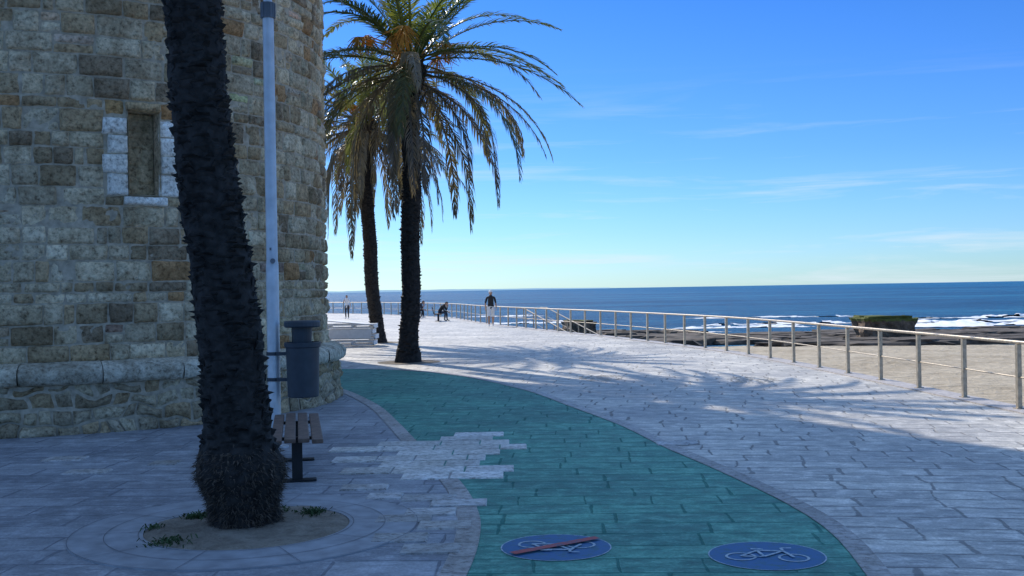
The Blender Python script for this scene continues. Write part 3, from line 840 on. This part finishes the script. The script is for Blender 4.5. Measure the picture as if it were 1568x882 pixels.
wb = empty('stacked_white_barriers', (-5.75, 36.2, 0))
V = []; F = []
for i, (z, dx, sl_) in enumerate(((0.10,0.0,0.0),(0.30,0.05,0.0),(0.48,-0.04,0.0),(0.66,0.02,0.03))):
    for y in (-0.45, 0.45):
        add_box(V, F, (dx,y,z+0.06), (2.3,0.05,0.05)); add_box(V, F, (dx,y,z-0.04), (2.3,0.04,0.04))
    for x in (-1.12,-0.4,0.4,1.12): add_box(V, F, (dx+x,0,z+0.01), (0.05,0.94,0.14))
add_box(V, F, (0,0,0.82), (2.3,0.98,0.03), Matrix.Rotation(0.10,3,'Y'))
add_box(V, F, (0.3,-0.52,0.42), (1.5,0.02,0.3))
bevel(mk('frames', V, F, M_white, wb), 0.006)

# ---------------------------------------------------------------- railing
def railing(name, curve, h=0.92, step=1.62, mid=(0.46,), r=0.026):
    e = empty(name); posts = resample(curve, step)
    V = []; F = []
    for i, p in enumerate(posts):
        q = posts[min(i+1,len(posts)-1)]-posts[max(i-1,0)]; a = math.atan2(q.y,q.x)
        add_box(V, F, (p.x,p.y,p.z+h/2), (0.065,0.06,h), Matrix.Rotation(a,3,'Z'))
        add_box(V, F, (p.x,p.y,p.z+0.026), (0.12,0.12,0.012), Matrix.Rotation(a,3,'Z'))
    mk('posts', V, F, M_steel, e)
    V = []; F = []
    cs = resample(curve, 0.5)
    add_tube(V, F, [p+Vector((0,0,h+r)) for p in cs], r, 10)
    for m_ in mid: add_tube(V, F, [p+Vector((0,0,m_)) for p in cs], 0.012, 6)
    mk('rails', V, F, M_steel, e, smooth=True)
    return e
railing('promenade_railing', rail_curve)
st = empty('beach_stairs')
V = []; F = []; a = Vector((1.1,52.0,0)); b_ = Vector((4.2,44.2,-1.7)); ns = 11
dirv = (b_-a); ang = math.atan2(dirv.y, dirv.x)
for i in range(ns):
    t = (i+0.5)/ns; p = a+dirv*t; top_ = -1.7*(i+1)/ns
    add_box(V, F, (p.x,p.y,(top_-2.2)/2), (dirv.xy.length/ns+0.002,1.3,top_+2.2), Matrix.Rotation(ang,3,'Z'))
mk('steps', V, F, M_kerb, st)
V = []; F = []; s = Vector((-dirv.y, dirv.x, 0)).normalized()
for sg in (-0.6, 0.6):
    A_ = a+s*sg+Vector((0,0,0.9)); B_ = b_+s*sg+Vector((0,0,0.9))
    add_tube(V, F, [A_-dirv.normalized()*0.8*Vector((1,1,0)), A_, B_, B_+Vector((0.4,-1,0))*0.6], 0.025, 8)
    add_tube(V, F, [A_-Vector((0,0,.42)), B_-Vector((0,0,.42))], 0.012, 6)
    for i in range(8):
        p = A_.lerp(B_, i/7); add_box(V, F, (p.x,p.y,p.z-0.46), (0.05,0.05,0.92))
mk('handrails', V, F, M_steel, st)

# ---------------------------------------------------------------- painted signs
def worn(name, a, b_, s):
    m, nt, bs, out = newmat(name); g = N(nt); n1 = g.noise(g.pos(), s, 8, 0.75)
    c = g.ramp(n1.outputs[0], [(0.38, a), (0.52, b_)]); g.L(c, bs.inputs['Base Color']); bs.inputs['Roughness'].default_value = 0.6; bs.inputs['Specular IOR Level'].default_value = 0.25
    return m
M_blue = worn('sign_blue', (0.03,0.12,0.18), (0.025,0.12,0.29), 14); M_swhite = worn('sign_white', (0.07,0.19,0.30), (0.42,0.50,0.56), 30); M_sred = worn('sign_red', (0.12,0.09,0.14), (0.42,0.065,0.055), 22)
def line(V, F, a, b_, w, z):
    a = Vector((*a,z)); b_ = Vector((*b_,z)); d = (b_-a).normalized(); s = Vector((-d.y,d.x,0))*w/2; b0 = len(V)
    V += [a-s,b_-s,b_+s,a+s]; F.append((b0,b0+1,b0+2,b0+3))
def ringf(V, F, c, r0, r1, z, n=28, sx=1, sy=1):
    b0 = len(V)
    for k in range(n):
        t = twopi*k/n; V.append(Vector((c[0]+r0*math.cos(t)*sx, c[1]+r0*math.sin(t)*sy, z))); V.append(Vector((c[0]+r1*math.cos(t)*sx, c[1]+r1*math.sin(t)*sy, z)))
    for k in range(n):
        k2 = (k+1)%n; F.append((b0+2*k,b0+2*k+1,b0+2*k2+1,b0+2*k2))
def sign(name, x, y, rot, red, flip):
    e = empty(name, (x,y,0)); e.rotation_euler = (0,0,rot)
    V = [Vector((0.375*math.cos(twopi*k/64), 0.375*math.sin(twopi*k/64), 0.010)) for k in range(64)]
    mk('disc', V, [tuple(range(64))], M_blue, e)
    V = []; F = []; ringf(V, F, (0,0), 0.375, 0.384, 0.0105, 64); f = flip
    w = 0.022
    ringf(V, F, (-0.17,-0.06*f), 0.085, 0.103, 0.0135); ringf(V, F, (0.17,-0.06*f), 0.085, 0.103, 0.0135)
    z = 0.0165
    pts = {'rw':(-0.17,-0.06*f),'fw':(0.17,-0.06*f),'bb':(-0.02,-0.06*f),'st':(-0.06,0.10*f),'hd':(0.11,0.10*f)}
    for i, (a, b_) in enumerate((('rw','bb'),('rw','st'),('bb','st'),('bb','hd'),('st','hd'),('hd','fw'))): line(V, F, pts[a], pts[b_], w, z+0.0005*i)
    line(V, F, (-0.10,0.13*f), (-0.02,0.13*f), 0.026, z+0.004); line(V, F, (0.11,0.10*f), (0.10,0.17*f), 0.02, z+0.0045); line(V, F, (0.10,0.17*f), (0.17,0.175*f), 0.02, z+0.005)
    mk('bicycle_symbol', V, F, M_swhite, e)
    if red:
        V = []; F = []; line(V, F, (-0.28,-0.24), (0.28,0.24), 0.075, 0.0245); mk('red_bar', V, F, M_sred, e)
sign('no_cycling_ground_sign', 0.275, 7.48, math.radians(-6), True, -1)
sign('cycling_ground_sign', 1.66, 7.15, math.radians(-10), False, 1)

# ---------------------------------------------------------------- people
def pm(name, c, r=0.8): return simple(name, c, r, var=0.12, scale=10)
SK = pm('skin', (0.42,0.25,0.17), 0.6); BLK = pm('black_cloth', (0.015,0.016,0.02)); WHT = pm('white_cloth', (0.75,0.74,0.72)); NAVY = pm('navy_cloth', (0.03,0.04,0.07))
HAIR = pm('dark_hair', (0.03,0.02,0.015)); SHOE = pm('shoe', (0.6,0.6,0.6))
def person(name, J, lab, loc, rotz, scale, mats, cap=None, hair=True, facedir=(0,-1,0)):
    e = empty(name, loc); e.rotation_euler = (0,0,rotz); e.scale = (scale,)*3
    names = list(J); idx = {k:i for i,k in enumerate(names)}
    edges = [(idx[a], idx[b_]) for a, b_, l in lab]
    me = bpy.data.meshes.new('tmp'); me.from_pydata([J[k][0] for k in names], edges, [])
    o = bpy.data.objects.new('tmp', me); scene.collection.objects.link(o)
    sk = o.modifiers.new('s','SKIN'); sk.use_smooth_shade = True
    if not me.skin_vertices:
        bm = bmesh.new(); bm.from_mesh(me); bm.verts.layers.skin.verify(); bm.to_mesh(me); bm.free()
    for i, k in enumerate(names):
        sv = me.skin_vertices[0].data[i]; sv.radius = (J[k][1], J[k][2]); sv.use_root = (k == 'pelvis')
    ss = o.modifiers.new('ss','SUBSURF'); ss.levels = 2; ss.render_levels = 2
    dg = bpy.context.evaluated_depsgraph_get(); dg.update()
    m2 = bpy.data.meshes.new_from_object(o.evaluated_get(dg))
    bpy.data.objects.remove(o)
    m2.materials.clear(); keys = list(mats)
    for k in keys: m2.materials.append(mats[k])
    for p in m2.polygons:
        best = 1e9; bl = None
        for a, b_, l in lab:
            A = Vector(J[a][0]); B = Vector(J[b_][0]); d = B-A; t = max(0,min(1,(p.center-A).dot(d)/max(1e-9,d.length_squared)))
            rr = J[a][1]*(1-t)+J[b_][1]*t
            dist = (p.center-(A+d*t)).length/max(rr,0.02)
            if dist < best: best = dist; bl = l
        p.material_index = keys.index(bl); p.use_smooth = True
    ob = bpy.data.objects.new('body', m2); scene.collection.objects.link(ob); ob.parent = e
    hc = Vector(J['head'][0]); fd = Vector(facedir).normalized(); sd = fd.cross(Vector((0,0,1))).normalized(); up = sd.cross(fd)
    bm = bmesh.new(); bmesh.ops.create_icosphere(bm, subdivisions=3, radius=1); V = []
    for v in bm.verts:
        c = v.co; f_ = -c.y; w = 0.076*(1-0.18*max(0,-c.z)); q = hc + sd*c.x*w + fd*f_*0.095 + up*c.z*0.118
        if c.z < -0.3: q += fd*0.012*(-c.z)
        if abs(c.x) < 0.22 and -0.35 < c.z < 0.1 and f_ > 0.7: q += fd*0.02
        if abs(abs(c.x)-0.4) < 0.16 and 0.0 < c.z < 0.25 and f_ > 0.6: q -= fd*0.008
        V.append(q)
    F = [tuple(v.index for v in f.verts) for f in bm.faces]; mi = []
    for f in bm.faces:
        c = f.calc_center_median(); mi.append(1 if (hair and (c.z > 0.45 or (c.y > 0.1 and c.z > -0.35))) else (2 if (abs(abs(c.x)-0.4) < 0.12 and 0.02 < c.z < 0.16 and c.y < -0.6) or (abs(c.x) < 0.25 and -0.62 < c.z < -0.5 and c.y < -0.5) else 0))
    bm.free(); mk('head', V, F, [mats['skin'], HAIR, BLK], e, smooth=True, midx=mi)
    V = []; F = []
    for sg in (-1,1): add_box(V, F, hc+sd*sg*0.08, (0.018,0.035,0.055))
    mk('ears', V, F, mats['skin'], e)
    if cap:
        bm = bmesh.new(); bmesh.ops.create_uvsphere(bm, u_segments=20, v_segments=10, radius=1); V = []
        for v in bm.verts:
            c = v.co; z = max(c.z, 0.05); V.append(hc + sd*c.x*0.098 + fd*(-c.y)*0.118 + up*(0.03+z*0.115))
        F = [tuple(v.index for v in f.verts) for f in bm.faces]; bm.free(); b0 = len(V)
        V += [hc+sd*-0.075+fd*0.08+up*0.045, hc+sd*0.075+fd*0.08+up*0.045, hc+sd*0.06+fd*0.18+up*0.03, hc-sd*0.06+fd*0.18+up*0.03,
              hc+sd*-0.075+fd*0.08+up*0.055, hc+sd*0.075+fd*0.08+up*0.055, hc+sd*0.06+fd*0.18+up*0.036, hc-sd*0.06+fd*0.18+up*0.036]
        F += [(b0,b0+1,b0+2,b0+3),(b0+4,b0+7,b0+6,b0+5),(b0+2,b0+6,b0+7,b0+3)]
        mk('cap', V, F, cap, e, smooth=False)
    V = []; F = []
    for sfx in ('L','R'):
        w_ = Vector(J['wr'+sfx][0]); h_ = Vector(J['ha'+sfx][0]); d = (h_-w_).normalized(); s = d.cross(Vector((1,0,0))); s = s.normalized() if s.length > 0.1 else Vector((0,1,0)); nn = d.cross(s)
        if nn.x*h_.x > 0: nn = -nn
        for k, L in enumerate((0.062,0.075,0.08,0.072)):
            o0 = h_ + s*(0.03-0.02*k); add_tube(V, F, [o0-d*0.01, o0+d*L*0.5+nn*0.006, o0+d*L+nn*0.026], [0.0095,0.009,0.007], 6)
        o0 = h_.lerp(w_,0.5)+s*0.025; add_tube(V, F, [o0, o0+s*0.025+d*0.03, o0+s*0.03+d*0.06+nn*0.01], [0.012,0.011,0.008], 6)
    mk('fingers', V, F, mats['skin'], e, smooth=True)
    return e
TOR = [('pelvis','waist'),('waist','chest'),('chest','uch')]
def edges(tor, sleeve, forearm, thigh, shin, shoe):
    E = [(a,b_,tor) for a,b_ in TOR] + [('uch','neck','skin'),('neck','head','skin')]
    for s in 'LR':
        E += [('uch','sh'+s,tor),('sh'+s,'el'+s,sleeve),('el'+s,'wr'+s,forearm),('wr'+s,'ha'+s,'skin'),('pelvis','hi'+s,thigh),('hi'+s,'kn'+s,thigh),('kn'+s,'an'+s,shin),('an'+s,'to'+s,shoe)]
    return E
JW = {'pelvis':((0,0,.95),.15,.11),'waist':((0,0,1.1),.135,.1),'chest':((0,-.01,1.28),.165,.115),'uch':((0,0,1.41),.13,.085),'neck':((0,-.01,1.51),.055,.055),'head':((0,-.03,1.63),.06,.06),
 'shL':((.18,0,1.40),.062,.062),'elL':((.245,.05,1.13),.045,.045),'wrL':((.26,-.08,.92),.028,.028),'haL':((.26,-.12,.84),.036,.018),
 'shR':((-.18,0,1.40),.062,.062),'elR':((-.25,.08,1.14),.045,.045),'wrR':((-.26,.06,.89),.028,.028),'haR':((-.26,.05,.80),.036,.018),
 'hiL':((.09,0,.88),.115,.115),'knL':((.10,.03,.49),.075,.075),'anL':((.10,.22,.13),.042,.042),'toL':((.11,.12,.03),.04,.03),
 'hiR':((-.09,0,.88),.115,.115),'knR':((-.10,-.16,.50),.075,.075),'anR':((-.10,-.22,.09),.042,.042),'toR':((-.11,-.38,.04),.04,.03)}
person('walking_man', JW, edges('black','black','skin','white','skin','shoe'), (-1.06,53.0,0), 0.05, 1.02, {'black':BLK,'skin':SK,'white':WHT,'shoe':SHOE}, cap=WHT)
JS = dict(JW); JS.update({'anL':((.10,.03,.09),.04,.04),'toL':((.12,-.12,.035),.04,.03),'knL':((.10,-.0,.49),.062,.062),'knR':((-.10,-.02,.50),.062,.062),'anR':((-.10,.03,.09),.04,.04),'toR':((-.12,-.12,.035),.04,.03),
 'elR':((-.24,-.08,1.16),.04,.04),'wrR':((-.12,-.26,1.36),.027,.027),'haR':((-.08,-.28,1.44),.034,.018),'waist':((0,0,1.1),.115,.09),'chest':((0,0,1.28),.145,.11),
 'shL':((.155,0,1.40),.055,.055),'shR':((-.155,0,1.40),.055,.055),'hiL':((.09,0,.88),.10,.10),'hiR':((-.09,0,.88),.10,.10)})
person('standing_woman', JS, edges('white','white','skin','black','black','shoe'), (-11.2,73.0,0), -0.2, 0.93, {'white':WHT,'skin':SK,'black':BLK,'shoe':SHOE})
JT = {'pelvis':((0,0,.53),.15,.12),'waist':((0,-.10,.67),.13,.11),'chest':((0,-.24,.82),.16,.12),'uch':((0,-.33,.92),.13,.09),'neck':((0,-.40,.99),.055,.055),'head':((0,-.49,1.05),.06,.06),
 'shL':((.18,-.32,.91),.065,.065),'elL':((.2,-.42,.64),.047,.047),'wrL':((.10,-.52,.82),.03,.03),'haL':((.06,-.54,.92),.036,.018),
 'shR':((-.18,-.32,.91),.065,.065),'elR':((-.2,-.40,.62),.047,.047),'wrR':((-.10,-.60,.56),.03,.03),'haR':((-.05,-.66,.52),.036,.018),
 'hiL':((.10,-.04,.53),.10,.10),'knL':((.15,-.46,.52),.068,.068),'anL':((.14,-.48,.09),.042,.042),'toL':((.15,-.63,.04),.04,.03),
 'hiR':((-.10,-.04,.53),.10,.10),'knR':((-.15,-.46,.52),.068,.068),'anR':((-.14,-.40,.09),.042,.042),'toR':((-.15,-.56,.04),.04,.03)}
person('seated_person', JT, edges('black','black','black','navy','navy','shoe'), (-4.36,63.6,0), math.radians(78), 1.0, {'black':BLK,'skin':SK,'navy':NAVY,'shoe':BLK}, facedir=(0,-0.75,-0.55))
person('seated_person', JT, edges('navy','navy','skin','denim','denim','shoe'), (-6.45,72.2,0), math.radians(85), 1.0, {'navy':NAVY,'skin':SK,'denim':BLK,'shoe':SHOE}, facedir=(0,-0.9,-0.3))

# ---------------------------------------------------------------- light, sky, camera
el = math.radians(36); sd = Vector((-0.502*math.cos(el), 0.865*math.cos(el), math.sin(el)))
sl = bpy.data.lights.new('sun','SUN'); sl.energy = 5.0; sl.angle = math.radians(0.5); sl.color = (1.0,0.93,0.82)
so = bpy.data.objects.new('sun', sl); scene.collection.objects.link(so); so.rotation_euler = sd.to_track_quat('Z','Y').to_euler()
w = bpy.data.worlds.new('World'); scene.world = w; w.use_nodes = True; nt = w.node_tree; nt.nodes.clear(); g = N(nt)
sky = g.new('ShaderNodeTexSky'); sky.sky_type = 'NISHITA'; sky.sun_disc = False; sky.sun_elevation = el; sky.sun_rotation = math.radians(-30)
sky.altitude = 0; sky.air_density = 1.0; sky.dust_density = 0.3; sky.ozone_density = 2.5
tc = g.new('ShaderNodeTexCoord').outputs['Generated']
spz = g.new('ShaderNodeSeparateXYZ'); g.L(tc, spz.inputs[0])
tint_lift = g.ramp(spz.outputs[2], [(0.0, (0.46,0.72,1.05)), (0.05, (0.36,0.62,1.03)), (0.12, (0.26,0.53,1.0)), (0.26, (0.17,0.45,0.96)), (0.5, (1.35,1.45,1.5)), (1.0, (2.1,2.15,2.1))])  # low stops tint the sky; overhead stops are raised to brighten the shade
skyc = g.mix(1.0, sky.outputs[0], tint_lift, 'MULTIPLY')
n1 = g.noise(g.mapping(tc, scale=(2.2,2.2,34), rot=(0.0,0.02,0)), 1.6, 8, 0.62, 0.5)
cl = g.ramp(n1.outputs[0], [(0.52, (0,0,0)), (0.72, (1,1,1))])
low = g.math('MULTIPLY', g.math('SUBTRACT', 0.20, spz.outputs[2], clamp=True), 5.0, clamp=True)
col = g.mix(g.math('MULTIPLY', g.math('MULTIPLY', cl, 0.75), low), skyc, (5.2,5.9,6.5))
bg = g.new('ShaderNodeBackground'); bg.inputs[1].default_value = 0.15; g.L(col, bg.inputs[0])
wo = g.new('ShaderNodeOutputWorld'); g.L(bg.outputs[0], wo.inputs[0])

cam = bpy.data.cameras.new('camera'); co = bpy.data.objects.new('camera', cam); scene.collection.objects.link(co)
cam.sensor_width = 36; cam.lens = 36*1650/1568; cam.clip_end = 60000; cam.clip_start = 0.1
co.location = (0,0,1.8)
co.rotation_euler = (Matrix.Rotation(math.radians(90+0.087),3,'X') @ Matrix.Rotation(math.radians(-0.97),3,'Z')).to_euler()
scene.camera = co
